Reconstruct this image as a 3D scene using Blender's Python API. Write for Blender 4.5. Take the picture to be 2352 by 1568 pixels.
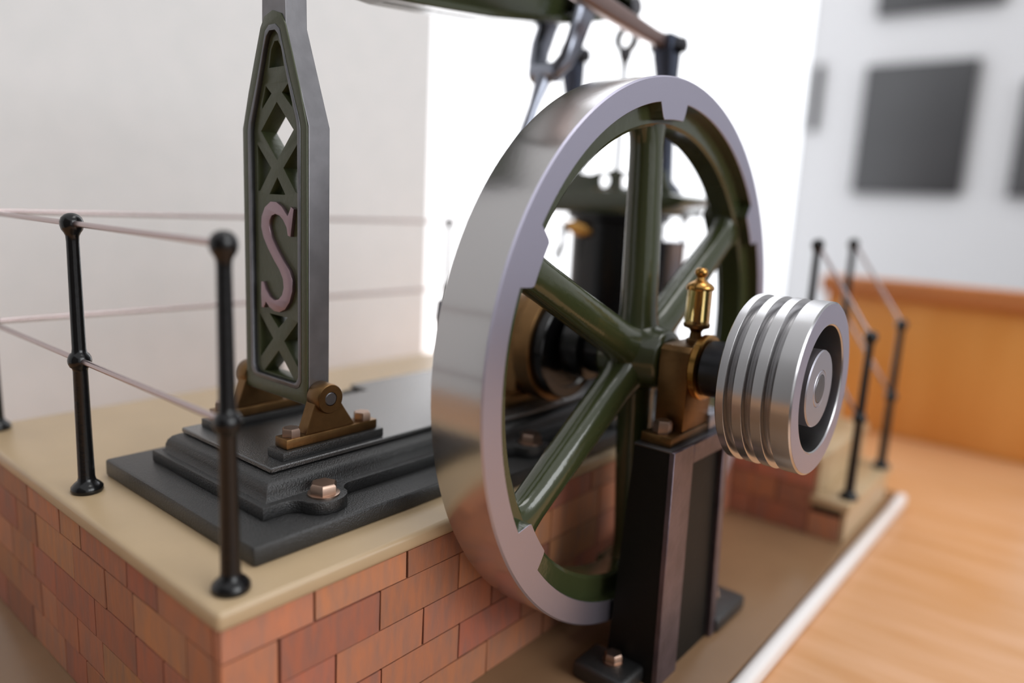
import bpy, bmesh, math, random
from mathutils import Vector, Matrix
random.seed(7)
S = 0.001                      # all numbers below are millimetres on the model engine
PI = math.pi
sc = bpy.context.scene
for o in list(bpy.data.objects): bpy.data.objects.remove(o)

# ---------------------------------------------------------------- camera
cam_d = bpy.data.cameras.new('camera'); cam = bpy.data.objects.new('camera', cam_d)
sc.collection.objects.link(cam); sc.camera = cam
YAW, PITCH, ROLL = 0.6842, -0.1824, 0.0502
CAM = Vector((136.5616, -72.6220, 89.0675))
fwd = Vector((-math.sin(YAW)*math.cos(PITCH), math.cos(YAW)*math.cos(PITCH), math.sin(PITCH)))
right = Vector((math.cos(YAW), math.sin(YAW), 0)); up = right.cross(fwd)
r2 = math.cos(ROLL)*right + math.sin(ROLL)*up
u2 = -math.sin(ROLL)*right + math.cos(ROLL)*up
M = Matrix((r2, u2, -fwd)).transposed().to_4x4(); M.translation = CAM*S
cam.matrix_world = M
cam_d.sensor_width = 36; cam_d.lens = 1680.84/2352*36
cam_d.clip_start = 0.005; cam_d.clip_end = 50
cam_d.dof.use_dof = True; cam_d.dof.focus_distance = 0.206; cam_d.dof.aperture_fstop = 3.9

# ---------------------------------------------------------------- world, lights, exposure
w = bpy.data.worlds.new('world'); sc.world = w; w.use_nodes = True
wn = w.node_tree.nodes; wl = w.node_tree.links
bg = wn['Background']
tc = wn.new('ShaderNodeTexCoord'); sx = wn.new('ShaderNodeSeparateXYZ'); cr = wn.new('ShaderNodeValToRGB')
wl.new(tc.outputs['Generated'], sx.inputs[0]); wl.new(sx.outputs['Z'], cr.inputs[0])
mr = wn.new('ShaderNodeMapRange'); mr.inputs[1].default_value = -1; mr.inputs[2].default_value = 1
wl.new(sx.outputs['Z'], mr.inputs[0]); wl.new(mr.outputs[0], cr.inputs[0])
cr.color_ramp.elements[0].position = 0.25; cr.color_ramp.elements[0].color = (0.25, 0.21, 0.18, 1)
cr.color_ramp.elements[1].position = 0.52; cr.color_ramp.elements[1].color = (0.72, 0.72, 0.74, 1)
wl.new(cr.outputs[0], bg.inputs[0]); bg.inputs[1].default_value = 0.95

def area(name, loc, target, size, power, col=(1, 1, 1), sy=None):
    d = bpy.data.lights.new(name, 'AREA'); d.energy = power; d.color = col; d.size = size*S
    if sy: d.shape = 'RECTANGLE'; d.size_y = sy*S
    o = bpy.data.objects.new(name, d); sc.collection.objects.link(o)
    o.location = Vector(loc)*S
    o.rotation_euler = (Vector(target)-Vector(loc)).to_track_quat('-Z', 'Y').to_euler()
    return o
area('ceiling_light', (350, 500, 1700), (0, 100, 0), 900, 6.0, (1.0, 0.99, 0.97), 500)
area('left_wall_fill', (1700, 250, 800), (-300, 150, 100), 1100, 14.0, (0.965, 0.985, 1), 900)  # fill light added to brighten the left wall, no window stands here
area('room_lamp', (-300, 2600, 1500), (0, 150, 0), 120, 9.0, (1, 0.86, 0.66))
sc.view_settings.view_transform = 'Standard'; sc.view_settings.look = 'None'
sc.view_settings.gamma = 1; sc.view_settings.use_curve_mapping = False
sc.view_settings.exposure = 0.2

# ---------------------------------------------------------------- materials
def lin(c):
    return tuple(((x/255)/12.92 if x/255 <= .04045 else ((x/255+.055)/1.055)**2.4) for x in c) + (1,)
def mat(name, col, metal=0, rough=.5, bump=0, bscale=600, vary=0, vscale=80, col2=None, coat=0, spec=.5, stretch=None, aniso=0, rand=0, rvary=0, crough=.08, cior=1.5):
    m = bpy.data.materials.new(name); m.use_nodes = True
    n = m.node_tree.nodes; l = m.node_tree.links; b = n['Principled BSDF']
    b.inputs['Base Color'].default_value = lin(col); b.inputs['Metallic'].default_value = metal
    b.inputs['Roughness'].default_value = rough; b.inputs['Coat Weight'].default_value = coat
    b.inputs['Coat Roughness'].default_value = crough; b.inputs['Coat IOR'].default_value = cior
    b.inputs['Specular IOR Level'].default_value = spec
    if aniso: b.inputs['Anisotropic'].default_value = aniso
    t = n.new('ShaderNodeTexCoord'); mp = n.new('ShaderNodeMapping'); l.new(t.outputs['Object'], mp.inputs[0])
    if stretch: mp.inputs['Scale'].default_value = stretch
    if rand:
        oi = n.new('ShaderNodeObjectInfo'); ml = n.new('ShaderNodeMath'); ml.operation = 'MULTIPLY'; ml.inputs[1].default_value = 9
        l.new(oi.outputs['Random'], ml.inputs[0]); l.new(ml.outputs[0], mp.inputs['Location'])
    if vary or col2:
        nz = n.new('ShaderNodeTexNoise'); nz.inputs['Scale'].default_value = vscale; nz.inputs['Detail'].default_value = 5
        l.new(mp.outputs[0], nz.inputs['Vector'])
        rp = n.new('ShaderNodeValToRGB'); rp.color_ramp.elements[0].position = .35; rp.color_ramp.elements[1].position = .68
        c = lin(col); c2 = lin(col2) if col2 else tuple(x*(1-vary) for x in c[:3])+(1,)
        rp.color_ramp.elements[0].color = c; rp.color_ramp.elements[1].color = c2
        l.new(nz.outputs['Fac'], rp.inputs[0]); out = rp.outputs[0]
        if rand:
            hs = n.new('ShaderNodeHueSaturation'); l.new(out, hs.inputs['Color'])
            m1 = n.new('ShaderNodeMapRange'); m1.inputs[3].default_value = 1-rand; m1.inputs[4].default_value = 1+rand*.6
            l.new(oi.outputs['Random'], m1.inputs[0]); l.new(m1.outputs[0], hs.inputs['Value'])
            m2 = n.new('ShaderNodeMapRange'); m2.inputs[3].default_value = .49; m2.inputs[4].default_value = .514
            fr = n.new('ShaderNodeMath'); fr.operation = 'FRACT'
            l.new(ml.outputs[0], fr.inputs[0]); l.new(fr.outputs[0], m2.inputs[0]); l.new(m2.outputs[0], hs.inputs['Hue'])
            out = hs.outputs[0]
        l.new(out, b.inputs['Base Color'])
        if rvary:
            mm = n.new('ShaderNodeMapRange'); mm.inputs[3].default_value = rough; mm.inputs[4].default_value = rough+rvary
            l.new(nz.outputs['Fac'], mm.inputs[0]); l.new(mm.outputs[0], b.inputs['Roughness'])
    if bump:
        nb = n.new('ShaderNodeTexNoise'); nb.inputs['Scale'].default_value = bscale; nb.inputs['Detail'].default_value = 3
        l.new(mp.outputs[0], nb.inputs['Vector'])
        bp = n.new('ShaderNodeBump'); bp.inputs['Strength'].default_value = bump; bp.inputs['Distance'].default_value = .0004
        l.new(nb.outputs['Fac'], bp.inputs['Height']); l.new(bp.outputs[0], b.inputs['Normal']); l.new(bp.outputs[0], b.inputs['Coat Normal'])
    return m
M_ = {}
M_['stone'] = mat('painted_stone', (190, 165, 130), rough=.33, vary=.08, vscale=40, bump=.05, bscale=500)
M_['base'] = mat('painted_board', (136, 106, 78), rough=.22, vary=.12, vscale=30, bump=.05)
M_['trim'] = mat('pale_edging', (236, 232, 230), rough=.3)
M_['brick'] = mat('stained_brick', (190, 120, 88), rough=.55, col2=(166, 116, 96), vscale=330, bump=.5, bscale=700, rand=.26, stretch=(1, 1, .25))
M_['mortar'] = mat('dark_joint', (52, 34, 28), rough=.9)
M_['black'] = mat('black_casting_paint', (27, 27, 27), rough=.42, bump=.6, bscale=2300, spec=.5, coat=.3, crough=.3, cior=1.6)
M_['gloss_black'] = mat('black_enamel', (14, 14, 15), rough=.2, bump=.15, bscale=600, spec=.45)
M_['dark_front'] = mat('black_satin_paint', (12, 12, 10), rough=.5, bump=.3, bscale=900, spec=.25)
M_['green'] = mat('green_enamel', (54, 60, 35), rough=.2, bump=.22, bscale=260, coat=.4)
M_['green_flat'] = mat('green_paint', (66, 72, 46), rough=.34, bump=.25, bscale=500)
M_['steel'] = mat('machined_steel', (180, 179, 188), metal=1, rough=.42, bump=.05, bscale=900)
M_['tread'] = mat('turned_steel', (190, 188, 188), metal=1, rough=.2, bump=.03, bscale=500, aniso=.4)
M_['dull_steel'] = mat('brushed_steel', (118, 118, 122), metal=1, rough=.38, vary=.25, vscale=120, bump=.08, bscale=700)
M_['rod_steel'] = mat('bright_rod_steel', (150, 154, 166), metal=1, rough=.3)
M_['rod_brown'] = mat('rod_brown_reflection', (150, 128, 122), metal=1, rough=.28)  # steel, with a brown reflection put into its base colour
M_['pulley_steel'] = mat('pulley_steel', (188, 187, 188), metal=1, rough=.25, aniso=.3)
M_['post_blue'] = mat('dark_satin_steel', (84, 90, 106), metal=.8, rough=.3)
M_['link_steel'] = mat('satin_link_steel', (132, 131, 134), metal=.85, rough=.42, vary=.18, vscale=160, bump=.06, bscale=700)
M_['dark_steel'] = mat('dark_steel', (80, 80, 84), metal=1, rough=.28)
M_['pink_steel'] = mat('polished_letter', (150, 128, 134), metal=.9, rough=.32)
M_['brass'] = mat('aged_brass', (128, 98, 64), metal=1, rough=.4, vary=.3, vscale=150, bump=.15, bscale=900)
M_['bright_brass'] = mat('polished_brass', (186, 140, 78), metal=1, rough=.24)
M_['copper'] = mat('copper_bolt', (178, 152, 136), metal=1, rough=.34)
M_['wood'] = mat('varnished_wood', (214, 164, 122), rough=.3, col2=(202, 148, 98), vscale=14, stretch=(1, 7, 1), bump=.03, bscale=80)
M_['wood_panel'] = mat('panel_wood', (224, 160, 86), rough=.38, col2=(212, 144, 68), vscale=5, stretch=(5, 1, 1))
M_['wood_band'] = mat('panel_band_wood', (200, 130, 78), rough=.4, vary=.15, vscale=9)
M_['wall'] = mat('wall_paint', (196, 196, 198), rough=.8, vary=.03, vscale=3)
M_['wall_shade'] = mat('light_block_dark', (104, 98, 94), rough=.8)  # wall tone darkened so the bedplate sides reflect less light
M_['screen'] = mat('wall_screen', (232, 232, 232), rough=.8, col2=(228, 229, 229), vscale=60)
M_['picture'] = mat('dark_panel', (58, 58, 60), rough=.5, vary=.12, vscale=9)
M_['floor'] = mat('floor_paint', (66, 62, 62), rough=.6, vary=.1, vscale=4)
M_['frame_white'] = mat('frame_white', (220, 220, 222), rough=.5)
def emis(name, col, st):
    m = bpy.data.materials.new(name); m.use_nodes = True; b = m.node_tree.nodes['Principled BSDF']
    b.inputs['Base Color'].default_value = lin(col); b.inputs['Emission Color'].default_value = lin(col)
    b.inputs['Emission Strength'].default_value = st; return m
M_['glow'] = emis('daylit_window', (250, 252, 255), 1.25)
gm = bpy.data.materials.new('oil_glass'); gm.use_nodes = True; gb = gm.node_tree.nodes['Principled BSDF']
gb.inputs['Base Color'].default_value = lin((255, 240, 196)); gb.inputs['Roughness'].default_value = .02
gb.inputs['Transmission Weight'].default_value = 1; gb.inputs['IOR'].default_value = 1.45; M_['glass'] = gm

# ---------------------------------------------------------------- builders
class MB:
    def __init__(s): s.bm = bmesh.new()
    def _add(s, verts, faces, mi=0):
        vs = [s.bm.verts.new(v) for v in verts]
        for f in faces:
            try: s.bm.faces.new([vs[i] for i in f]).material_index = mi
            except ValueError: pass
        return vs
    def box(s, x0, x1, y0, y1, z0, z1, bev=0, mi=0, seg=2):
        t = bmesh.new()
        bmesh.ops.create_cube(t, size=1)
        for v in t.verts:
            v.co = Vector(((x0+x1)/2+v.co.x*(x1-x0), (y0+y1)/2+v.co.y*(y1-y0), (z0+z1)/2+v.co.z*(z1-z0)))
        if bev: bmesh.ops.bevel(t, geom=list(t.edges), offset=bev, segments=seg, affect='EDGES', profile=.5)
        for f in t.faces: f.material_index = mi
        me = bpy.data.meshes.new('t'); t.to_mesh(me); t.free(); s.bm.from_mesh(me); bpy.data.meshes.remove(me)
        return s
    def lathe(s, prof, c=(0, 0, 0), axis='Z', n=32, mi=0, closed=False, a0=0):
        # prof: (height along axis, radius)
        rings = []
        for h, r in prof:
            if r < 1e-6: r = 1e-4
            ring = []
            for k in range(n):
                a = a0+2*PI*k/n; p, q = r*math.cos(a), r*math.sin(a)
                v = {'Z': (p, q, h), 'X': (h, p, q), 'Y': (q, h, p)}[axis]
                ring.append(s.bm.verts.new(Vector(c)+Vector(v)))
            rings.append(ring)
        m = len(rings)
        for i in range(m if closed else m-1):
            A, B = rings[i], rings[(i+1) % m]
            for k in range(n):
                f = s.bm.faces.new((A[k], A[(k+1) % n], B[(k+1) % n], B[k])); f.material_index = mi
        if not closed:
            for R in (rings[0], rings[-1]):
                f = s.bm.faces.new(R); f.material_index = mi
        return s
    def cyl(s, c, axis, h0, h1, r, n=32, bev=.25, mi=0, a0=0):
        b = min(bev, r*.4, abs(h1-h0)*.4)
        return s.lathe([(h0, r-b), (h0+b, r), (h1-b, r), (h1, r-b)], c, axis, n, mi, a0=a0)
    def hexnut(s, c, axis, h0, h1, r, a0=.2):
        return s.lathe([(h0, r), (h1-(h1-h0)*.22, r), (h1, r*.86)], c, axis, 6, a0=a0)
    def loft(s, pts, rads, n=10, upv=(0, 0, 1), mi=0, sq=2.0):
        # pts centre points, rads (a, b) half sizes: a across (side), b along upv'
        rings = []
        P = [Vector(p) for p in pts]
        for i, p in enumerate(P):
            d = (P[min(i+1, len(P)-1)]-P[max(i-1, 0)]).normalized()
            side = d.cross(Vector(upv)).normalized(); u = side.cross(d).normalized()
            a, b = rads[i] if isinstance(rads[i], tuple) else (rads[i], rads[i])
            ring = []
            for k in range(n):
                t = 2*PI*k/n; c_, s_ = math.cos(t), math.sin(t)
                c_ = math.copysign(abs(c_)**(2/sq), c_); s_ = math.copysign(abs(s_)**(2/sq), s_)
                ring.append(s.bm.verts.new(p+side*a*c_+u*b*s_))
            rings.append(ring)
        for i in range(len(rings)-1):
            A, B = rings[i], rings[i+1]
            for k in range(n):
                s.bm.faces.new((A[k], A[(k+1) % n], B[(k+1) % n], B[k])).material_index = mi
        for R in (rings[0], rings[-1]): s.bm.faces.new(R).material_index = mi
        return s
    def rod(s, a, b, r, n=12, mi=0, upv=(0, 0, 1)):
        d = (Vector(b)-Vector(a)).normalized()
        if abs(d.dot(Vector(upv))) > .95: upv = (0, 1, 0)
        return s.loft([a, b], [r, r], n, upv, mi)
    def prism(s, poly, axis, h0, h1, bev=0, mi=0, seg=1):
        # poly 2D: axis X -> (y,z), Y -> (x,z), Z -> (x,y)
        t = bmesh.new()
        f3 = {'X': lambda p, h: (h, p[0], p[1]), 'Y': lambda p, h: (p[0], h, p[1]), 'Z': lambda p, h: (p[0], p[1], h)}[axis]
        A = [t.verts.new(f3(p, h0)) for p in poly]; B = [t.verts.new(f3(p, h1)) for p in poly]
        t.faces.new(A); t.faces.new(B); n = len(poly)
        for i in range(n): t.faces.new((A[i], A[(i+1) % n], B[(i+1) % n], B[i]))
        bmesh.ops.recalc_face_normals(t, faces=list(t.faces))
        if bev: bmesh.ops.bevel(t, geom=list(t.edges), offset=bev, segments=seg, affect='EDGES', profile=.5, clamp_overlap=True)
        for f in t.faces: f.material_index = mi
        me = bpy.data.meshes.new('t'); t.to_mesh(me); t.free(); s.bm.from_mesh(me); bpy.data.meshes.remove(me)
        return s
    def build(s, name, m, parent=None, ang=38, origin=None):
        bmesh.ops.recalc_face_normals(s.bm, faces=list(s.bm.faces))
        off = Vector(origin) if origin else Vector((0, 0, 0))
        for v in s.bm.verts: v.co = (v.co-off)*S
        me = bpy.data.meshes.new(name); s.bm.to_mesh(me); s.bm.free()
        for x in (m if isinstance(m, (list, tuple)) else [m]): me.materials.append(M_[x])
        me.polygons.foreach_set('use_smooth', [True]*len(me.polygons))
        me.set_sharp_from_angle(angle=math.radians(ang))
        o = bpy.data.objects.new(name, me); sc.collection.objects.link(o)
        if parent:
            o.parent = parent
        o.location = off*S - (Vector(parent['_o']) if parent and '_o' in parent else Vector((0, 0, 0)))
        return o
def curve_plate(name, outer, holes, axis, h0, h1, m, parent=None, bev=0, at=(0, 0, 0), ang=38):
    """flat plate with holes: outer/hole loops in 2D, thickness h0..h1 along axis"""
    cu = bpy.data.curves.new(name, 'CURVE'); cu.dimensions = '2D'; cu.fill_mode = 'BOTH'
    cu.extrude = abs(h1-h0)/2-bev; cu.bevel_depth = bev; cu.bevel_resolution = 1
    for loop in [outer]+holes:
        sp = cu.splines.new('POLY'); sp.points.add(len(loop)-1); sp.use_cyclic_u = True
        for p, q in zip(sp.points, loop): p.co = (q[0], q[1], 0, 1)
    t = bpy.data.objects.new('t', cu); sc.collection.objects.link(t)
    dg = bpy.context.evaluated_depsgraph_get(); me = bpy.data.meshes.new_from_object(t.evaluated_get(dg))
    bpy.data.objects.remove(t)
    h = (h0+h1)/2; A = Vector(at)
    for v in me.vertices:
        a, b, c = v.co
        v.co = {'X': Vector((h+c, a, b)), 'Y': Vector((a, h+c, b)), 'Z': Vector((a, b, h+c))}[axis]
    bm = bmesh.new(); bm.from_mesh(me); bpy.data.meshes.remove(me)
    bmesh.ops.remove_doubles(bm, verts=list(bm.verts), dist=.005)
    mb = MB(); mb.bm.free(); mb.bm = bm
    for v in bm.verts: v.co += A
    return mb.build(name, m, parent, ang)
def tag(o, label=None, cat=None, group=None, kind=None):
    if label: o['label'] = label
    if cat: o['category'] = cat
    if group: o['group'] = group
    if kind: o['kind'] = kind
    return o
def thing(name, loc, label, cat, group=None):
    o = bpy.data.objects.new(name, None); sc.collection.objects.link(o); o.empty_display_size = .01
    o.location = Vector(loc)*S; o['_o'] = [c*S for c in loc]
    return tag(o, label, cat, group)
def struct(o): o['kind'] = 'structure'; return o

# ---------------------------------------------------------------- room
WX, WY = -362, 1402            # window side wall, far wall
FL = -820
struct(MB().box(WX-60, 4000, -4500, WY+60, FL-20, FL).build('floor', 'floor'))
wb = struct(MB().box(WX-60, 2600, WY, WY+60, FL, 1500).build('wall_back', 'wall'))
struct(MB().box(WX-60, WX, -1500, 408, FL, 1500).build('wall_left', 'screen'))
struct(MB().box(WX-60, WX, 408, WY, FL, -330).build('wall_left_sill', 'wall'))
wp = struct(MB().box(WX-60, WX-20, 414, WY-4, -324, 1490).build('window_1', 'frame_white'))
wp2 = MB().box(WX-19, WX-14, 416, WY-6, -322, 1490).build('pane', 'glow', wp)
struct(MB().box(WX, 2600, WY-12, WY, FL, FL+90).build('baseboard_back', 'wall'))
struct(MB().box(WX-60, 2600, -1560, -1500, FL, 1500).build('light_block_wall', 'wall_shade'))  # unseen wall, added to hold back world light behind the camera
# dark panels on the far wall
def picture(x0, x1, z0, z1, label, skew=0):
    t = thing('picture_frame', ((x0+x1)/2, WY-1, z0), label, 'picture', 'dark pictures on the far wall')
    MB().box(x0, x1, WY-14, WY-1, z0, z1, .8).build('frame', 'picture', t)
    MB().box(x0+9, x1-9, WY-16, WY-13.5, z0+9, z1-9, .5).build('picture_sheet', 'picture', t)
picture(-266, -92, 145, 368, 'dark grey rectangular picture on the far white wall, the largest fully seen')
picture(-24, 150, 145, 330, 'dark grey picture cut off by the right edge of the photo')
picture(-262, -70, 452, 660, 'dark picture in the top row, only its lower edge showing')
t = thing('wall_sign', (-352, WY-1, 256), 'narrow grey plate beside the bright window, left of the dark pictures', 'sign')
MB().box(-360, -345, WY-8, WY-1, 258, 378, 1).build('plate', 'picture', t)

# ---------------------------------------------------------------- table and wooden panel
TZ = -68
tb = thing('table', (60, 200, FL), 'varnished orange wood table carrying the model', 'table')
MB().box(-355, 290, -280, 545, TZ-26, TZ, 2).build('tabletop', 'wood', tb)
for x, y in ((-320, -240), (250, -240), (-320, 500), (250, 500)):
    MB().box(x-22, x+22, y-22, y+22, FL+.5, TZ-26, 2).build('leg', 'wood', tb)
cb = thing('wooden_cabinet', (200, 560, TZ), 'low orange wood cabinet standing across the back of the table', 'cabinet')
MB().box(-36, 122, 527, 544, TZ, 36, 1).build('front_panel', 'wood_panel', cb)
MB().box(-40, 126, 522, 544, 36.2, 49, 1).build('top_rail', 'wood_band', cb)
MB().box(112, 113.4, 526, 527.5, TZ, 36, .2).build('joint_strip', 'wood_band', cb)

# ---------------------------------------------------------------- baseboard of the model
BZ = -60
bb = thing('baseboard', (-90, 150, TZ), 'tan painted board under the brick plinth, on the table', 'board')
MB().box(-250, 59, -75, 376, TZ+.1, BZ, .6).build('board', 'base', bb)
e = MB().box(59.1, 64.6, -75, 378, TZ+.1, BZ+.1, 2.6, seg=4).build('edging', 'trim', bb); e['label'] = 'pale edging strip'

# ---------------------------------------------------------------- plinth: stone slab, brick courses, stair
LX = -176.6; LY = 400; SB = -4.8
ST0, ST1, SX = 279, 361, 28   # stair platform y range, x end
pl = thing('brick_plinth', (-88, 200, BZ), 'brick plinth with beige stone slab top and steps at the far right', 'plinth')
slab = [(LX, 0), (0, 0), (0, ST0), (SX, ST0), (SX, ST1), (0, ST1), (0, LY), (LX, LY)]
o = MB().prism(slab, 'Z', SB, 0, 1.3, seg=3).build('stone_slab', 'stone', pl); o['label'] = 'beige slab top'
MB().box(LX+2.3, -2.3, 2.3, LY-3, BZ, SB+.2).box(-3, SX-2.2, ST0+2.3, ST1-2.3, BZ, SB+.1)\
    .box(-3, 40, ST0+2.3, ST1-2.3, BZ, -24.5).box(-3, 54, ST0+2.3, ST1-2.3, BZ, -44.5).build('core', 'mortar', pl)
MB().box(25, 43, ST0, ST1, -24.6, -20, .8).build('tread', 'stone', pl)
MB().box(39, 57.5, ST0, ST1, -44.6, -40, .8).build('tread', 'stone', pl)
MB().box(25.5, 28, ST0+2, ST1-2, -20, -4.7).build('riser', 'stone', pl)
MB().box(40.5, 42, ST0+2, ST1-2, -40, -24.5).build('riser', 'stone', pl)
MB().box(54, 56, ST0+2, ST1-2, BZ, -44.5).build('riser', 'stone', pl)
ZJ = [SB, -13, -24.75, -36.5, -48.25, BZ]
G = .34                         # half joint
def brick(x0, x1, y0, y1, z0, z1):
    j = random.uniform(-.16, .16)
    if x1-x0 < 5: x1 += j
    else: y0 += j
    mb = MB().box(x0, x1, y0, y1, z0, z1)
    for v in mb.bm.verts: v.co += Vector([random.uniform(-.09, .09) for _ in range(3)])
    return mb.build('brick', 'brick', pl, origin=((x0+x1)/2, (y0+y1)/2, (z0+z1)/2))
right_j = {0: [25.4, 55.4, 85, 116], 1: [15.5, 46, 76.5, 107], 2: [31.8, 62.3, 92.2, 122], 3: [16, 47, 77.6, 108], 4: [30, 61, 91, 121]}
front_j = {0: [-31, -48, -78, -93, -119, -146, -162], 1: [-17, -45, -62, -84, -113.5, -131, -150], 2: [-29, -44, -70, -100, -118, -138, -160],
           3: [-15, -40, -66, -84, -100, -113, -132, -156], 4: [-26, -52, -79, -95, -122, -148, -163]}
for c in range(5):
    z1, z0 = ZJ[c]-G*.6, ZJ[c+1]+G*.6
    ys = [1.2]+right_j[c]
    while ys[-1] < ST0-40: ys.append(ys[-1]+random.choice((30.5, 30.5, 15.5)))
    ys.append(ST0+2)
    for a, b in zip(ys, ys[1:]):
        brick(-4.2, -1, a+(G if a > 2 else 0), b-G, z0, z1)
    ys = [ST1-2]; 
    while ys[-1] < LY-34: ys.append(ys[-1]+30)
    ys.append(LY-2)
    for a, b in zip(ys, ys[1:]): brick(-4.2, -1, a+G, b-G, z0, z1)
    xs = [-4.5]+front_j[c]+[LX+1.2]
    for b, a in zip(xs, xs[1:]):
        brick(a+G, b-G, 1.2, 4.2, z0, z1)
    xe = [SX-1.5, SX-1.5, 40, 40, 55][c] if c < 5 else 0
    xs = [-1]; step = 24 if c % 2 else 12
    if c in (0, 1): xe = 26.2
    if c == 1: xe = 26.2
    if c in (2,): xe = 40.3
    if c in (3,): xe = 40.3
    if c == 4: xe = 53.8
    while xs[-1]+step < xe-6: xs.append(xs[-1]+step); step = 28
    xs.append(xe)
    if c == 3: zz0, zz1 = z0, z1
    for a, b in zip(xs, xs[1:]): brick(a+G, b-G, ST0+.8, ST0+4, z0, z1)

# ---------------------------------------------------------------- railings
HM, HT = 39.6, 78.4
def post(parent, x, y, z=0):
    p = MB().lathe([(0, 4.1), (.5, 4.4), (1.6, 4.3), (2.6, 3.4), (3.4, 2.5), (4.6, 2.25), (HM-3, 1.95), (HM-2.3, 2.1), (HM-1.9, 2.6), (HM-.9, 3.05),
        (HM, 3.15), (HM+.9, 3.0), (HM+1.9, 2.5), (HM+2.3, 2.0), (HM+3.5, 1.85), (HT-5, 1.65), (HT-3.4, 1.75), (HT-2.6, 2.1), (HT-1.7, 2.7),
        (HT-.6, 3.0), (HT+.5, 3.0), (HT+1.6, 2.6), (HT+2.4, 1.8), (HT+2.8, .9), (HT+2.9, 0)], (x, y, z), n=28)
    return p.build('post', 'gloss_black', parent, ang=80)
def rail(parent, a, b):
    return MB().rod(a, b, .82, 14).build('rail', 'rail_rod', parent)
M_['rail_rod'] = mat('polished_rod', (188, 172, 172), metal=.9, rough=.25)
PY = 7.6; PX = [-7.8, -88.3, -168.8]
fr = thing('handrail', (-88.3, PY, 0), 'black post railing with two steel rails along the front and left slab edges', 'railing')
for x in PX: post(fr, x, PY)
SYs = [123, 238, 353]
for y in SYs: post(fr, PX[2], y)
for h in (HM, HT):
    for a, b in zip(PX, PX[1:]): rail(fr, (a-2, PY, h), (b+2, PY, h))
    ys = [PY]+SYs
    for a, b in zip(ys, ys[1:]): rail(fr, (PX[2], a+2, h), (PX[2], b-2, h))
for (y, lab) in ((288.2, 'steep black stair handrail with steel rails, nearer of the two'), (350, 'steep black stair handrail with steel rails, farther of the two')):
    h = thing('stair_handrail', (40, y, -20), lab, 'railing', 'stair handrails')
    post(h, 25.6 if y < 300 else 25, y, 0); post(h, 54.2 if y < 300 else 53.9, y, -40)
    for z in (HM, HT): rail(h, (27.4, y, z-2.4), (52.4, y, z-40+2.4))

# ---------------------------------------------------------------- bedplate (black casting)
CX = -55.1
bp = thing('bedplate', (CX, 150, 0), 'long black cast bedplate with stepped mouldings lying on the beige slab', 'bedplate')
YW0, YW1, WD = 88, 206, 10.8     # wider length of the bed under the crankshaft
def rect(i, j, y1=305, w=42.4, y0=16.3, lugs=()):
    """outline of the bed at inset i (sides) and j (ends); wide part in the middle, optional bolt lugs"""
    half = []
    x = w-i; xw = x+WD; R = 6.6
    segs = [(y0+j, YW0+i, x), (YW0+i, YW1-i, xw), (YW1-i, y1-j, x)]
    for a, b, xx in segs:
        half.append((xx, a))
        for ly in lugs:
            if a < ly < b:
                for k in range(5):
                    t = k/4; half.append((xx+2.6*t*t, ly-R-4+4*t))
                for k in range(1, 9):
                    an = -PI/2+PI*k/8; half.append((xx+2.6+R*.86*math.cos(an), ly+R*math.sin(an)))
                for k in range(5):
                    t = 1-k/4; half.append((xx+2.6*t*t, ly+R+4-4*t))
        half.append((xx, b))
    return [(CX+px, py) for px, py in half]+[(CX-px, py) for px, py in reversed(half)]
base_o = rect(0, 0)
MB().prism(base_o, 'Z', 0.02, 5.4, .9, seg=2).build('base_flange', 'black', bp)
LUGS = [43, 121, 172, 250]
curve_plate('lugged_plate', rect(11.8, 10, lugs=LUGS), [], 'Z', 5.4, 9, 'black', bp, .35)
prof = [(13.5, 9.0), (14.2, 9.6), (14.3, 11.2), (14.8, 12.6), (15.8, 13.8), (17.4, 14.6), (19, 15.0)]
mb = MB(); loops = []
for i, z in prof:
    loops.append([mb.bm.verts.new((x, y, z)) for x, y in rect(i, i-1.8)])
nl = len(loops[0])
for A, B in zip(loops, loops[1:]):
    for k in range(nl): mb.bm.faces.new((A[k], A[(k+1) % nl], B[(k+1) % nl], B[k]))
mb.bm.faces.new(loops[0]); mb.bm.faces.new(loops[-1]); mb.build('moulding', 'black', bp, ang=50)
M_['black_lit'] = mat('black_paint_lit_top', (38, 39, 40), rough=.3, bump=.5, bscale=2300, spec=.8, coat=.8, crough=.24, cior=1.8)  # same black paint, made paler to stand for light on the top face
MB().prism(rect(17.8, 16), 'Z', 15.0, 16.5, .3).build('top_plate', 'black_lit', bp)
for s in (1, -1):
    xa, xb = sorted((CX+s*14.6, CX+s*22.4))
    MB().box(xa, xb, 37.5, 73.5, 16.4, 19, .35).build('bracket_pad', 'black', bp)
for s in (1, -1):
    for ly in LUGS:
        bx = CX+s*(33.4+(WD if YW0 < ly < YW1 else 0))
        m = MB().lathe([(9, 4.4), (9.5, 4.4), (9.6, 4.1)], (bx, ly, 0), n=24)
        m.hexnut((bx, ly, 0), 'Z', 9.5, 12.4, 3.9, a0=.35)
        m.build('hex_bolt', 'copper', bp)['label'] = 'copper-toned hexagon bolt'

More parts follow.
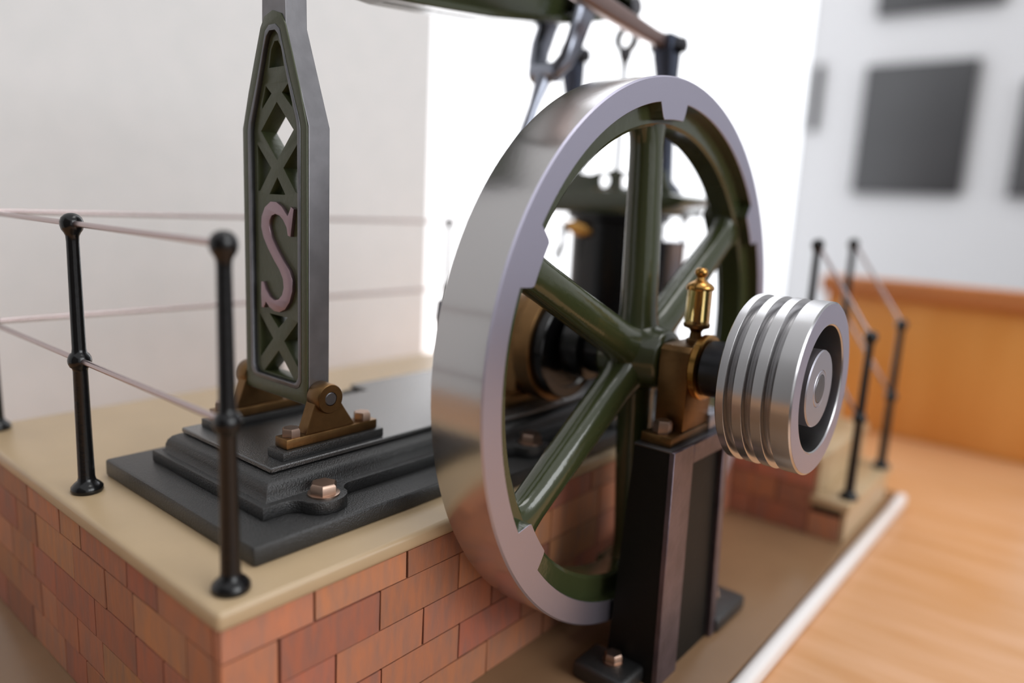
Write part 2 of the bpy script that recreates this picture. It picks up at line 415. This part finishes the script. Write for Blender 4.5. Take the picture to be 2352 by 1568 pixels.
# ---------------------------------------------------------------- rocking link with the letter S
LY0 = 49.9
lk = thing('rocking_link', (CX, LY0+3.65, 31.7), 'tall tapering column with green lattice face and raised letter S', 'column')
O3 = lk['_o']
W0 = 16.3
outer = [(-W0, 29), (W0, 29), (W0, 107.8), (5.7, 135), (5.3, 150), (5.3, 176), (-5.3, 176), (-5.3, 150), (-5.7, 135), (-W0, 107.8)]
def inner(w, zb, zt, r=2.4):
    pts = [(-w+r, zb), (w-r, zb), (w-.4*r, zb+.3*r), (w, zb+r), (w, 106.9), (w-.5, 109.5)]
    top = [(w*.62, 120.5), (w*.37, 129.5), (w*.26, zt-1.6), (w*.12, zt-.2)]
    pts += top+[(-a, b) for a, b in reversed(top)]+[(-w+.5, 109.5), (-w, 106.9), (-w, zb+r), (-w+.4*r, zb+.3*r)]
    return pts
AT = (CX, 0, 0)
curve_plate('body', outer, [inner(12.3, 34, 134.8)], 'Y', LY0+.25, LY0+7.2, 'link_steel', lk, .2, AT, 20)
gout = [(-W0+.3, 29.3), (W0-.3, 29.3), (W0-.3, 107.7)]
gout += [(12.6, 118), (9.0, 127.5), (6.0, 135.2), (4.0, 138.0), (0, 139.2), (-4.0, 138.0), (-6.0, 135.2), (-9.0, 127.5), (-12.6, 118), (-W0+.3, 107.7)]
curve_plate('green_border', gout, [inner(13.0, 33.2, 135.6)], 'Y', LY0-.15, LY0+.3, 'green_flat', lk, .12, AT)
curve_plate('moulding', inner(13.05, 33.2, 135.6), [inner(12.0, 34.3, 134.4)], 'Y', LY0-.35, LY0+1.5, 'dull_steel', lk, .2, AT)
def sym(p): return [(-a, b) for a, b in reversed(p)]
h2 = [(5.6, 119.9), (2.4, 117.4), (7.8, 112.9), (7.6, 114.5)]
h3 = [(10.5, 103.8), (2.9, 96.6), (9.0, 89.8), (10.6, 89.6)]
l2 = [(10.4, 52.8), (9.8, 52.8), (2.7, 46), (10.3, 38.6)]
holes = [[(-3.9, 124.3), (3.9, 124.3), (2.6, 129.5), (.9, 131.6), (-.9, 131.6), (-2.6, 129.5)], h2, sym(h2), [(0, 115.2), (-8.4, 107.1), (0, 98.6), (8.4, 107.1)],
         h3, sym(h3), [(0, 94.2), (-4.4, 88.9), (4.4, 88.9)], [(-5.2, 53.6), (0, 49.4), (5.2, 53.6)], l2, sym(l2), [(0, 42.9), (-8.4, 34.9), (8.4, 34.9)]]
curve_plate('lattice_panel', inner(12.2, 34.1, 134.7), holes, 'Y', LY0+1.0, LY0+6.4, 'green_flat', lk, .2, AT)
SP = [(8.1, 85.6), (9.2, 85.1), (7.6, 77.5), (6.5, 77.7), (5.9, 80.0), (4.1, 82.1), (2.4, 83.2), (0.1, 83.6), (-1.8, 83.0), (-3.0, 81.5), (-3.2, 79.4), (-1.9, 76.4), (0.8, 73.2), (4.0, 70.1), (7.1, 67.4), (8.4, 64.8), (8.3, 61.7), (6.9, 58.4), (4.6, 56.0), (1.9, 54.9), (-0.9, 54.9), (-3.4, 55.8), (-5.4, 57.3), (-6.4, 55.3), (-7.4, 55.2), (-7.7, 59.1), (-7.5, 62.8), (-6.6, 62.9), (-5.4, 60.8), (-3.2, 58.8), (-0.8, 57.9), (1.5, 58.4), (3.4, 60.0), (4.3, 62.3), (3.9, 64.9), (2.1, 67.5), (-0.6, 70.0), (-3.8, 73.4), (-6.1, 76.5), (-7.2, 79.4), (-6.9, 82.4), (-5.2, 85.1), (-2.2, 86.8), (0.6, 86.8), (3.3, 85.6), (6.4, 82.9)]
curve_plate('letter_s', [(a+.3, b) for a, b in SP], [], 'Y', LY0-.1, LY0+1.3, 'pink_steel', lk, .15, AT)['label'] = 'raised polished letter S'
MB().cyl((0, LY0+3.65, 31.7), 'X', CX-22.6, CX+22.4, 2.0, 20).build('pivot_pin', 'dull_steel', lk)
MB().cyl((0, LY0+3.65, 170), 'X', CX-9, CX+9, 2.2, 20).build('top_pin', 'dull_steel', lk)

# brass brackets
PVY = LY0+3.65
for s, lab in ((1, 'brass pivot bracket on the right of the S column'), (-1, 'brass pivot bracket behind the left foot of the S column')):
    b = thing('pivot_bracket', (CX+s*19, 55.6, 19), lab, 'bracket', 'brass pivot brackets')
    xa, xb = sorted((CX+s*15.4, CX+s*21.2)); wa, wb = sorted((CX+s*16.2, CX+s*20.6)); ba, bb_ = sorted((CX+s*16.4, CX+s*22.3))
    MB().box(xa, xb, 39.5, 71.8, 19.02, 22, .35).build('foot', 'brass', b)
    MB().prism([(46.2, 21.9), (63.6, 21.9), (PVY+3.9, 31.2), (PVY+3.4, 34), (PVY-3.4, 34), (PVY-3.9, 31.2)], 'X', wa, wb, .2).build('web', 'brass', b)
    MB().lathe([(ba, 2.0), (ba, 4.1), (ba+.4, 4.4), (bb_-.4, 4.4), (bb_, 4.1), (bb_, 2.05), (ba, 2.05)], (0, PVY, 31.7), 'X', 32).build('boss', 'brass', b)
    for y in (42.9, 68.2):
        MB().hexnut(((xa+xb)/2, y, 0), 'Z', 22, 24.4, 2.75, a0=.5).build('hex_bolt', 'copper', b)

# ---------------------------------------------------------------- flywheel
AY, AZ = 144.05, 41.6
FX = 24.2; WR = 4.0
fw = thing('flywheel', (15, AY, AZ), 'large steel-rimmed flywheel with six green spokes', 'flywheel')
def ring_pts(r, n=96): return [(AY+r*math.cos(2*PI*k/n), AZ+r*math.sin(2*PI*k/n)) for k in range(n)]
# rim, inner edge dips at each spoke
def scallop():
    out = []
    for k in [q/2 for q in range(720)]:
        a = math.radians(k); d = min(abs(((k-90-WR-60*i+180) % 360)-180) for i in range(6))
        if d <= 4.3: r = 76.2
        elif d < 5.9:
            t = (d-4.3)/1.6; r = 76.2+5.3*(t**2.2)
        else: r = 81.5
        if (3.9 < d < 6.3) or k % 2 == 0: out.append((r, a))
    return out
sco = scallop()
mb = MB(); X0, X1 = FX-18.2, FX
def rring(x, rf): return [mb.bm.verts.new((x, AY+rf(r)*math.cos(a), AZ+rf(r)*math.sin(a))) for r, a in sco]
prof = [(X0, lambda r: r), (X0, lambda r: 88.4), (X0+.6, lambda r: 89), (X1-.5, lambda r: 89), (X1, lambda r: 88.5), (X1, lambda r: r+.15), (X1-.2, lambda r: r)]
R_ = [rring(x, f) for x, f in prof]; n = len(sco)
for i in range(len(R_)):
    A, B = R_[i], R_[(i+1) % len(R_)]
    for k in range(n):
        f = mb.bm.faces.new((A[k], A[(k+1) % n], B[(k+1) % n], B[k]))
        f.material_index = {2: 1, 1: 1, 6: 2}.get(i, 0)
M_['rim_face'] = mat('ground_steel', (184, 181, 198), metal=1, rough=.42, bump=.05, bscale=900)
mb.build('rim', ['rim_face', 'tread', 'green'], fw, ang=30)
MB().lathe([(10.2, 82), (10.2, 75.4), (11.0, 74.4), (19.2, 74.4), (20, 75.4), (20, 82)], (0, AY, AZ), 'X', 120, closed=True).build('rim_web', 'green', fw, ang=30)
for i in range(6):
    a = math.radians(90+WR+60*i); d = Vector((0, math.cos(a), math.sin(a))); c = Vector((15, AY, AZ))
    rs = [5, 9, 11.5, 14, 18, 40, 62, 68, 71.5, 74, 76.5]
    ta = [8.5, 7.8, 7.0, 6.6, 6.3, 5.9, 5.5, 5.6, 6.2, 7.6, 9.5]
    tb_ = [6.8, 6.6, 6.3, 6.0, 5.8, 5.5, 5.1, 5.0, 5.0, 5.0, 4.9]
    MB().loft([c+d*r for r in rs], list(zip(ta, tb_)), 24, (1, 0, 0), sq=2.3).build('spoke', 'green', fw, ang=60)
MB().lathe([(5.0, 3), (5.0, 10), (5.8, 11), (7, 11.2), (9, 11.6), (14, 12.4), (20, 11.6), (22.5, 10.2), (25.8, 9.9), (27, 9.2), (27.2, 7), (27.2, 3)], (0, AY, AZ), 'X', 48).build('hub', 'green', fw, ang=60)
MB().cyl((0, AY, AZ), 'X', -60, 75.6, 4.2, 32).build('crankshaft', 'dull_steel', fw)
MB().cyl((0, AY, AZ), 'X', -11, 4.8, 9.2, 40).lathe([(-9.5, 11), (-9, 12), (-2, 12), (-1.6, 11)], (0, AY, AZ), 'X', 40).build('shaft_collar', 'gloss_black', fw)
MB().lathe([(41.3, 4), (41.3, 8.6), (41.8, 9), (54.4, 9), (54.4, 4)], (0, AY, AZ), 'X', 40).build('spacer_sleeve', 'dark_steel', fw)
# eccentric
MB().lathe([(-22, 4), (-22, 18.5), (-21.6, 19), (-12.4, 19), (-12, 18.5), (-12, 15), (-12.8, 14.6), (-12.8, 4)], (0, AY+1, AZ-2), 'X', 56).build('eccentric_sheave', 'gloss_black', fw)
MB().lathe([(-24, 19.1), (-24, 20.6), (-23.6, 21), (-17, 21), (-16.6, 20.6), (-16.6, 19.1)], (0, AY+1, AZ-2), 'X', 56, closed=True).build('eccentric_strap', 'brass', fw)
# crank web on the engine centre line
cpY, cpZ = AY-12, AZ+6
for xx in (CX+5, CX-11):
    MB().prism([(AY+6, AZ+4), (AY+6, AZ-14), (AY, AZ-20), (AY-8, AZ-12), (cpY-5, cpZ-3), (cpY-4, cpZ+4), (cpY+3, cpZ+5)], 'X', xx, xx+6, .4).build('crank_web', 'dull_steel', fw)
MB().cyl((0, cpY, cpZ), 'X', CX-6, CX+6, 3.6, 24).build('crank_pin', 'dull_steel', fw)

# grooved pulley on the shaft end
pu = thing('grooved_pulley', (65, AY, AZ), 'polished steel pulley with three V grooves on the near end of the shaft', 'pulley')
PX0, PX1 = 54.7, 76.1
prof = [(PX0, 18.4), (PX0, 24.9), (PX0+.4, 25.4)]
for g in (58.6, 63.9, 69.4):
    prof += [(g-1.35, 25.4), (g-1.15, 25.1), (g-.6, 22.9), (g, 22.4), (g+.6, 22.9), (g+1.15, 25.1), (g+1.35, 25.4)]
prof += [(PX1-.4, 25.4), (PX1, 24.9), (PX1, 19.0), (PX1-.3, 18.6), (PX1-13, 18.2), (PX0+3, 18.2)]
MB().lathe(prof, (0, AY, AZ), 'X', 96, closed=True).build('rim', 'pulley_steel', pu, ang=25)
MB().lathe([(PX1-.1, 19.2), (PX1+.05, 19.2), (PX1+.05, 24.8), (PX1-.1, 24.8)], (0, AY, AZ), 'X', 96, closed=True).build('face_ring', 'rim_face', pu)
MB().lathe([(57.5, 8.9), (57.5, 18.3), (60.5, 18.3), (60.5, 8.9)], (0, AY, AZ), 'X', 64, closed=True).build('web', 'dark_front', pu)
MB().lathe([(55.2, 4.3), (55.2, 10), (60, 11), (73.6, 11.4), (75.0, 11.4), (75.4, 11.1), (75.4, 5.6), (75.2, 5.5), (75.2, 4.3)], (0, AY, AZ), 'X', 64, closed=True).build('boss', 'steel', pu, ang=30)
MB().lathe([(60, 4.25), (75.5, 4.25), (75.5, 5.2), (75.3, 5.4), (60, 5.4)], (0, AY, AZ), 'X', 48, closed=True).build('shaft_ring', 'steel', pu)

# ---------------------------------------------------------------- outboard pedestal and bearing
ped = thing('bearing_pedestal', (35, AY, BZ), 'tall black cast pedestal holding the near end of the flywheel shaft', 'pedestal')
X0, X1 = 28, 40.5; XB0, XB1 = 24.6, 42.2
Y0, Y1 = 124, 164.6
mb = MB()
# front (-Y) and rear plates, tapered
def tap(poly_top, poly_bot, z1, z0, mi=0):
    t = MB(); A = [mb.bm.verts.new((*p, z1)) for p in poly_top]; B = [mb.bm.verts.new((*p, z0)) for p in poly_bot]
    f = [mb.bm.faces.new(A), mb.bm.faces.new(B)]
    k = len(A)
    for i in range(k): f.append(mb.bm.faces.new((A[i], A[(i+1) % k], B[(i+1) % k], B[i])))
    for q in f: q.material_index = mi
    t.bm.free()
def R4(x0, x1, y0, y1): return [(x0, y0), (x1, y0), (x1, y1), (x0, y1)]
tap(R4(X0+.1, X1-.35, Y0+.1, Y1-.1), R4(XB0+.1, XB1-.35, Y0-1.5, Y1+1.5), 17.8, BZ)   # core
# recessed panel: bright frame on the near side
mb.build('core', 'dark_front', ped)
M_['ped_frame'] = mat('worn_polished_edge', (116, 104, 112), metal=.8, rough=.34, vary=.35, vscale=90, bump=.35, bscale=500)
mb = MB()
def bar(y0t, y1t, y0b, y1b, zt, zb, xt0, xt1, xb0, xb1): tap(R4(xt0, xt1, y0t, y1t), R4(xb0, xb1, y0b, y1b), zt, zb)
bar(Y0, Y0+13.5, Y0-1.6, Y0+12, 18, BZ, X1-.4, X1+1.5, XB1-.4, XB1+1.5)
bar(Y1-4, Y1, Y1-4+1.5, Y1+1.6, 18, BZ, X1-.4, X1+1.5, XB1-.4, XB1+1.5)
bar(Y0+13.5, Y1-4, Y0+13.5, Y1-4, 18, 11.5, X1-.4, X1+1.5, X1-.3, X1+1.6)
bmesh.ops.bevel(mb.bm, geom=list(mb.bm.edges), offset=.25, segments=1, affect='EDGES')
mb.build('side_frame', 'ped_frame', ped)['label'] = 'polished grey side frame'
MB().box(X0-.2, X1+.2, Y0-.2, Y1+.2, 17.5, 18.2, .2).build('top_cap', 'dull_steel', ped)
MB().box(X0+2, X1-1, 153, 163.6, 18.2, 24.2, .6).build('rear_block', 'steel', ped)
for (xa, xb, ya, yb, bx, by) in ((20, 39, 109, 123.5, 30.2, 117.5), (25, 45, 165.5, 190.5, 35, 180)):
    MB().box(xa, xb, ya, yb, BZ+.02, -54, 1.6, seg=3).build('foot_lug', 'black', ped)
    MB().lathe([(-54, 3.4), (-53.3, 3.4)], (bx, by, 0), n=24).hexnut((bx, by, 0), 'Z', -53.4, -50.8, 3.0, a0=.2).build('hex_bolt', 'copper', ped)
bk = thing('shaft_bearing', (34, AY, 18.2), 'brass bearing block on top of the black pedestal, beside the pulley', 'bearing')
MB().box(28.6, 39, AY-17.5, AY+9, 18.22, 21.4, .3).build('foot', 'brass', bk)
MB().prism([(AY-9.3, 21.3), (AY+9.3, 21.3), (AY+9.3, 46.5), (AY+7.8, 48.6), (AY-7.8, 48.6), (AY-9.3, 46.8)], 'X', 28.4, 38.6, .5, seg=2).build('block', 'brass', bk)
MB().lathe([(38.5, 4.4), (38.5, 10.2), (39, 10.6), (40.8, 10.6), (41.2, 10.1), (41.2, 4.4)], (0, AY, AZ), 'X', 48, closed=True).build('bush_flange', 'bright_brass', bk)
MB().hexnut((33.8, AY-13.4, 0), 'Z', 21.4, 25.4, 3.0, a0=.55).build('hex_bolt', 'copper', bk)
oc = thing('oil_cup', (35, AY, 48.6), 'small glass and brass oil cup standing on the bearing block', 'oil cup')
oz = (35.6, AY, 0)
MB().hexnut(oz, 'Z', 48.5, 50.4, 3.0).lathe([(50.3, 2.1), (52.5, 1.8), (53.4, 2.4), (54, 4.1), (54.8, 4.3), (55.3, 4.2)], oz, n=28).build('stem', 'brass', oc)
MB().lathe([(55.2, 3.95), (66, 3.95), (66, 3.35), (55.2, 3.35)], oz, n=32, closed=True).build('glass_body', 'glass', oc)['label'] = 'amber glass body'
MB().cyl(oz, 'Z', 55.2, 66, 1.3, 20).build('inner_tube', 'bright_brass', oc)
MB().lathe([(66, 4.3), (66.6, 4.4), (67.2, 4.3), (68, 3.6), (68.6, 2.4), (69.2, 1.5), (69.9, 1.2), (70.5, 1.7), (71.3, 2.1), (72.2, 2.0), (72.9, 1.3), (73.1, .2)], oz, n=28).build('cap', 'bright_brass', oc, ang=60)

# inner bearing on the bedplate
ib = thing('inner_bearing', (-30, AY, 16.5), 'brass bearing on the bedplate behind the left flywheel spoke', 'bearing')
MB().box(-38, -26.5, AY-18, AY+18, 16.52, 21, .4).build('foot', 'brass', ib)
MB().prism([(AY-12, 20.9), (AY+12, 20.9), (AY+12, 46)]+[(AY+12*math.cos(k*PI/10), 46+12*math.sin(k*PI/10)) for k in range(1, 10)]+[(AY-12, 46)], 'X', -37, -27.5, .4).build('block', 'brass', ib)
MB().lathe([(-27.6, 4.3), (-27.6, 11), (-25.5, 11), (-25.5, 4.3)], (0, AY, AZ), 'X', 40, closed=True).build('bush_flange', 'bright_brass', ib)
MB().lathe([(57.9, 2), (60, 2), (60.5, 3.5), (67, 3.5), (68, 2), (70, 1)], (-32, AY, 0), n=24).build('oiler', 'bright_brass', ib)

# ---------------------------------------------------------------- beam, connecting rod
bm_ = thing('beam', (CX, 140, 165), 'long green fish-bellied beam at the top of the photo', 'beam')
bot = [(48, 160), (60, 153.5), (75, 150.8), (89, 150.4), (112, 152.6), (134, 155), (159, 158.8), (185, 163.5), (212, 170.5), (232, 175.5)]
top = [(232, 184), (212, 184.5), (185, 184.5), (159, 184), (134, 183), (112, 182), (89, 180.5), (70, 178.5), (48, 175)]
MB().prism(bot+top, 'X', CX-1.6, CX+1.6, .3).build('web', 'green', bm_)
for nm, line, sgn in (('bottom_flange', bot, 1), ('top_flange', list(reversed(top)), -1)):
    poly = line+[(y, z+sgn*2.6) for y, z in reversed(line)]
    MB().prism(poly, 'X', CX-6.5, CX+6.5, .4).build(nm, 'green', bm_)
MB().cyl((0, 189, 174), 'X', CX-15, CX+15, 5, 28).build('rod_pin', 'dull_steel', bm_)
MB().cyl((0, 230, 180), 'X', CX-8, CX+8, 4.2, 28).build('end_pin', 'dull_steel', bm_)
cr_ = thing('connecting_rod', (CX, 178, 142), 'steel connecting rod hanging in a fork from the beam', 'connecting rod')
def PP(t): return Vector((0, 189, 174)).lerp(Vector((0, cpY, cpZ)), t)
for s in (1, -1):
    w_ = 9.8 if s > 0 else 7.0
    pts = [(CX+s*w_, *PP(0)[1:]), (CX+s*w_, *PP(.08)[1:]), (CX+s*w_, *PP(.16)[1:]), (CX+s*(w_-1.5), *PP(.21)[1:]), (CX+s*4, *PP(.25)[1:])]
    MB().loft(pts, [(2.4, 6.5), (2.2, 5.5), (2.6, 4.8), (3.0, 4.2), (3, 3.6)], 16, (0, 1, .4), sq=2.6).build('fork_arm', 'rod_steel', cr_)
    MB().cyl((0, 189, 174), 'X', CX+s*(w_+.2)-2.2, CX+s*(w_+.2)+2.2, 6.8, 28).build('eye', 'rod_steel', cr_)
MB().cyl((0, *PP(.245)[1:]), 'X', CX-6, CX+6, 4.0, 24).build('fork_root', 'rod_steel', cr_)
MB().loft([(CX, *PP(t)[1:]) for t in (.25, .32, .36, .6, .955)], [3.6, 2.6, 2.2, 3.0, 2.4], 18, (1, 0, 0)).build('shank', 'rod_steel', cr_)
MB().lathe([(CX-4.2, 3.8), (CX-4.2, 6.2), (CX-3.6, 6.8), (CX+3.6, 6.8), (CX+4.2, 6.2), (CX+4.2, 3.8)], (0, cpY, cpZ), 'X', 36, closed=True).build('big_end', 'brass', cr_)

# ---------------------------------------------------------------- cylinder group
CY = 240
cy = thing('steam_cylinder', (CX, CY, 16.5), 'black steam cylinder behind the flywheel with green top table', 'cylinder')
MB().lathe([(16.5, 27), (20, 27), (21, 22.5), (84, 22.5), (85, 25), (88, 25)], (CX, CY, 0), n=56).build('barrel', 'gloss_black', cy, ang=40)
arch = [(-97, 92.5), (-91, 91.5), (-86, 88), (-84, 87.6), (-26, 87.6), (-24, 88), (-19, 91.5), (-12, 93.5), (-10.5, 95.5), (-14, 97), (-26, 98.6), (-84, 98.6), (-97, 96.5)]
MB().prism(arch, 'Y', CY-20, CY+20, .8, seg=2).build('top_table', 'green', cy)
def circ(cx, cz, r, n=28): return [(cx+r*math.cos(2*PI*k/n), cz+r*math.sin(2*PI*k/n)) for k in range(n)]
curve_plate('pierced_bridge', [(-88, 98.3), (-22, 98.3), (-24.5, 101), (-27, 108), (-31, 108.5), (-35, 107), (-39, 105.6), (-44, 107), (-49, 107.2), (-52.5, 108.4), (-56, 107.4), (-61, 107), (-66, 105.6), (-72, 106.5), (-79, 109), (-83, 106), (-86, 101)],
            [circ(-58.2, 103.2, 3.4), circ(-46.8, 103.0, 3.4)], 'Y', CY-11, CY-8.5, 'green', cy, .3)
RX = CX-2.4
MB().lathe([(98.5, 13), (99.4, 13), (99.6, 3), (105, 2.6), (105.5, 1.8)], (RX, CY, 0), n=40).build('gland', 'brass', cy, ang=40)
MB().cyl((RX, CY-1, 0), 'Z', 100, 163, 1.25, 18).build('piston_rod', 'dull_steel', cy)
rp = [(RX+5.4*math.cos(2*PI*k/28), 168.5+5.6*math.sin(2*PI*k/28)) for k in range(28)]
ri = [(RX+3.9*math.cos(2*PI*k/28), 168.7+4.1*math.sin(2*PI*k/28)) for k in range(28)]
curve_plate('rod_eye', rp, [ri], 'Y', CY-3, CY+1, 'dull_steel', cy, .3)
MB().lathe([(155, 1.3), (158, 1.6), (161, 3), (163.6, 3.2)], (RX, CY-1, 0), n=20).build('rod_fork', 'dull_steel', cy)
# drain cock in front of the barrel
MB().loft([(CX-2, CY-20.5, 79), (CX-3, CY-24, 79.5), (CX-8, CY-24.5, 80.6), (CX-12.5, CY-24.5, 81.8)], [2.6, 3.2, 3.4, 1.8], 16, (0, 0, 1)).build('cock_body', 'bright_brass', cy)
MB().rod((CX-12, CY-24.5, 81), (CX-19.4, CY-24.5, 66), .95).build('cock_lever', 'dull_steel', cy)
MB().cyl((CX-22, CY-10, 50), 'X', -8, 2, 2.6, 20).build('drain_plug', 'copper', cy)
# pump at the right of the cylinder
pm = thing('feed_pump', (-36, 250, 16.5), 'polished steel pump barrel right of the black cylinder, behind the spokes', 'pump')
MB().lathe([(16.5, 9), (20, 9), (21, 8.2), (74, 8.2), (75, 8.8), (76.5, 8.8)], (-31.8, 249, 0), n=36).build('barrel', 'rod_steel', pm, ang=40)
for s in (-1, 1):
    MB().rod((-31.8+s*7.0, 249, 70), (-31.8+s*7.0, 249, 92), .7).build('guide_rod', 'dull_steel', pm)
MB().prism([(-40, 87.5), (-36, 89), (-34, 87.5), (-31.8, 84.8), (-29.6, 87.5), (-27.5, 89), (-24, 87.5), (-24, 97.4), (-40, 97.4)], 'Y', 262, 266, .4).build('crosshead', 'dull_steel', pm)

# upright posts on the cylinder table with radius rods
for x, lab in ((-30, 'dark upright post with square cap rising above the flywheel rim'), (-80.5, 'dark upright post left of the piston rod, behind the connecting rod')):
    ps = thing('guide_post', (x, 236, 98.6), lab, 'post', 'guide posts on the cylinder table')
    MB().loft([(x, 238, 98.6), (x, 238, 101), (x, 237.5, 104), (x, 235, 125), (x, 231, 146), (x, 229, 158)], [(7, 8), (5, 6), (2.9, 3.0), (2.9, 2.9), (4.4, 4.4), (5.6, 5.6)], 20, (0, 1, 0), sq=3.2).build('column', 'post_blue', ps)
    MB().box(x-4.8, x+4.8, 223.5, 234, 156.5, 166, 1.6).build('cap_block', 'post_blue', ps)
    MB().hexnut((0, 229, 161), 'X', x+4.6, x+8.5, 3.8).cyl((0, 229, 161), 'X', x-8, x+9, 1.8, 16).build('cap_nut', 'dark_steel', ps)
rr = thing('radius_rod', (-30, 160, 166), 'flat steel rod with a painted brown reflection, sloping from the post cap up to the photo top', 'rod')
MB().loft([(-30, 226, 162), (-30, 216, 162.6), (-30, 205, 163.3), (-30, 150, 168.4), (-30, 90, 174.5)], [(2.6, 3.4), (2.6, 3.0), (2.8, 3.3), (3.2, 3.8), (3.4, 4.2)], 16, (0, 0, 1), sq=4).build('bar', 'rod_brown', rr)

MB().cyl((0, 92, 174.3), 'X', CX-6, -26, 2.4, 20).build('beam_pin', 'dull_steel', rr)
MB().cyl((0, 92, 174.3), 'X', -33.6, -26.4, 5.4, 28).build('rod_eye', 'rod_brown', rr)

for o in bpy.data.objects:
    if '_o' in o: del o['_o']
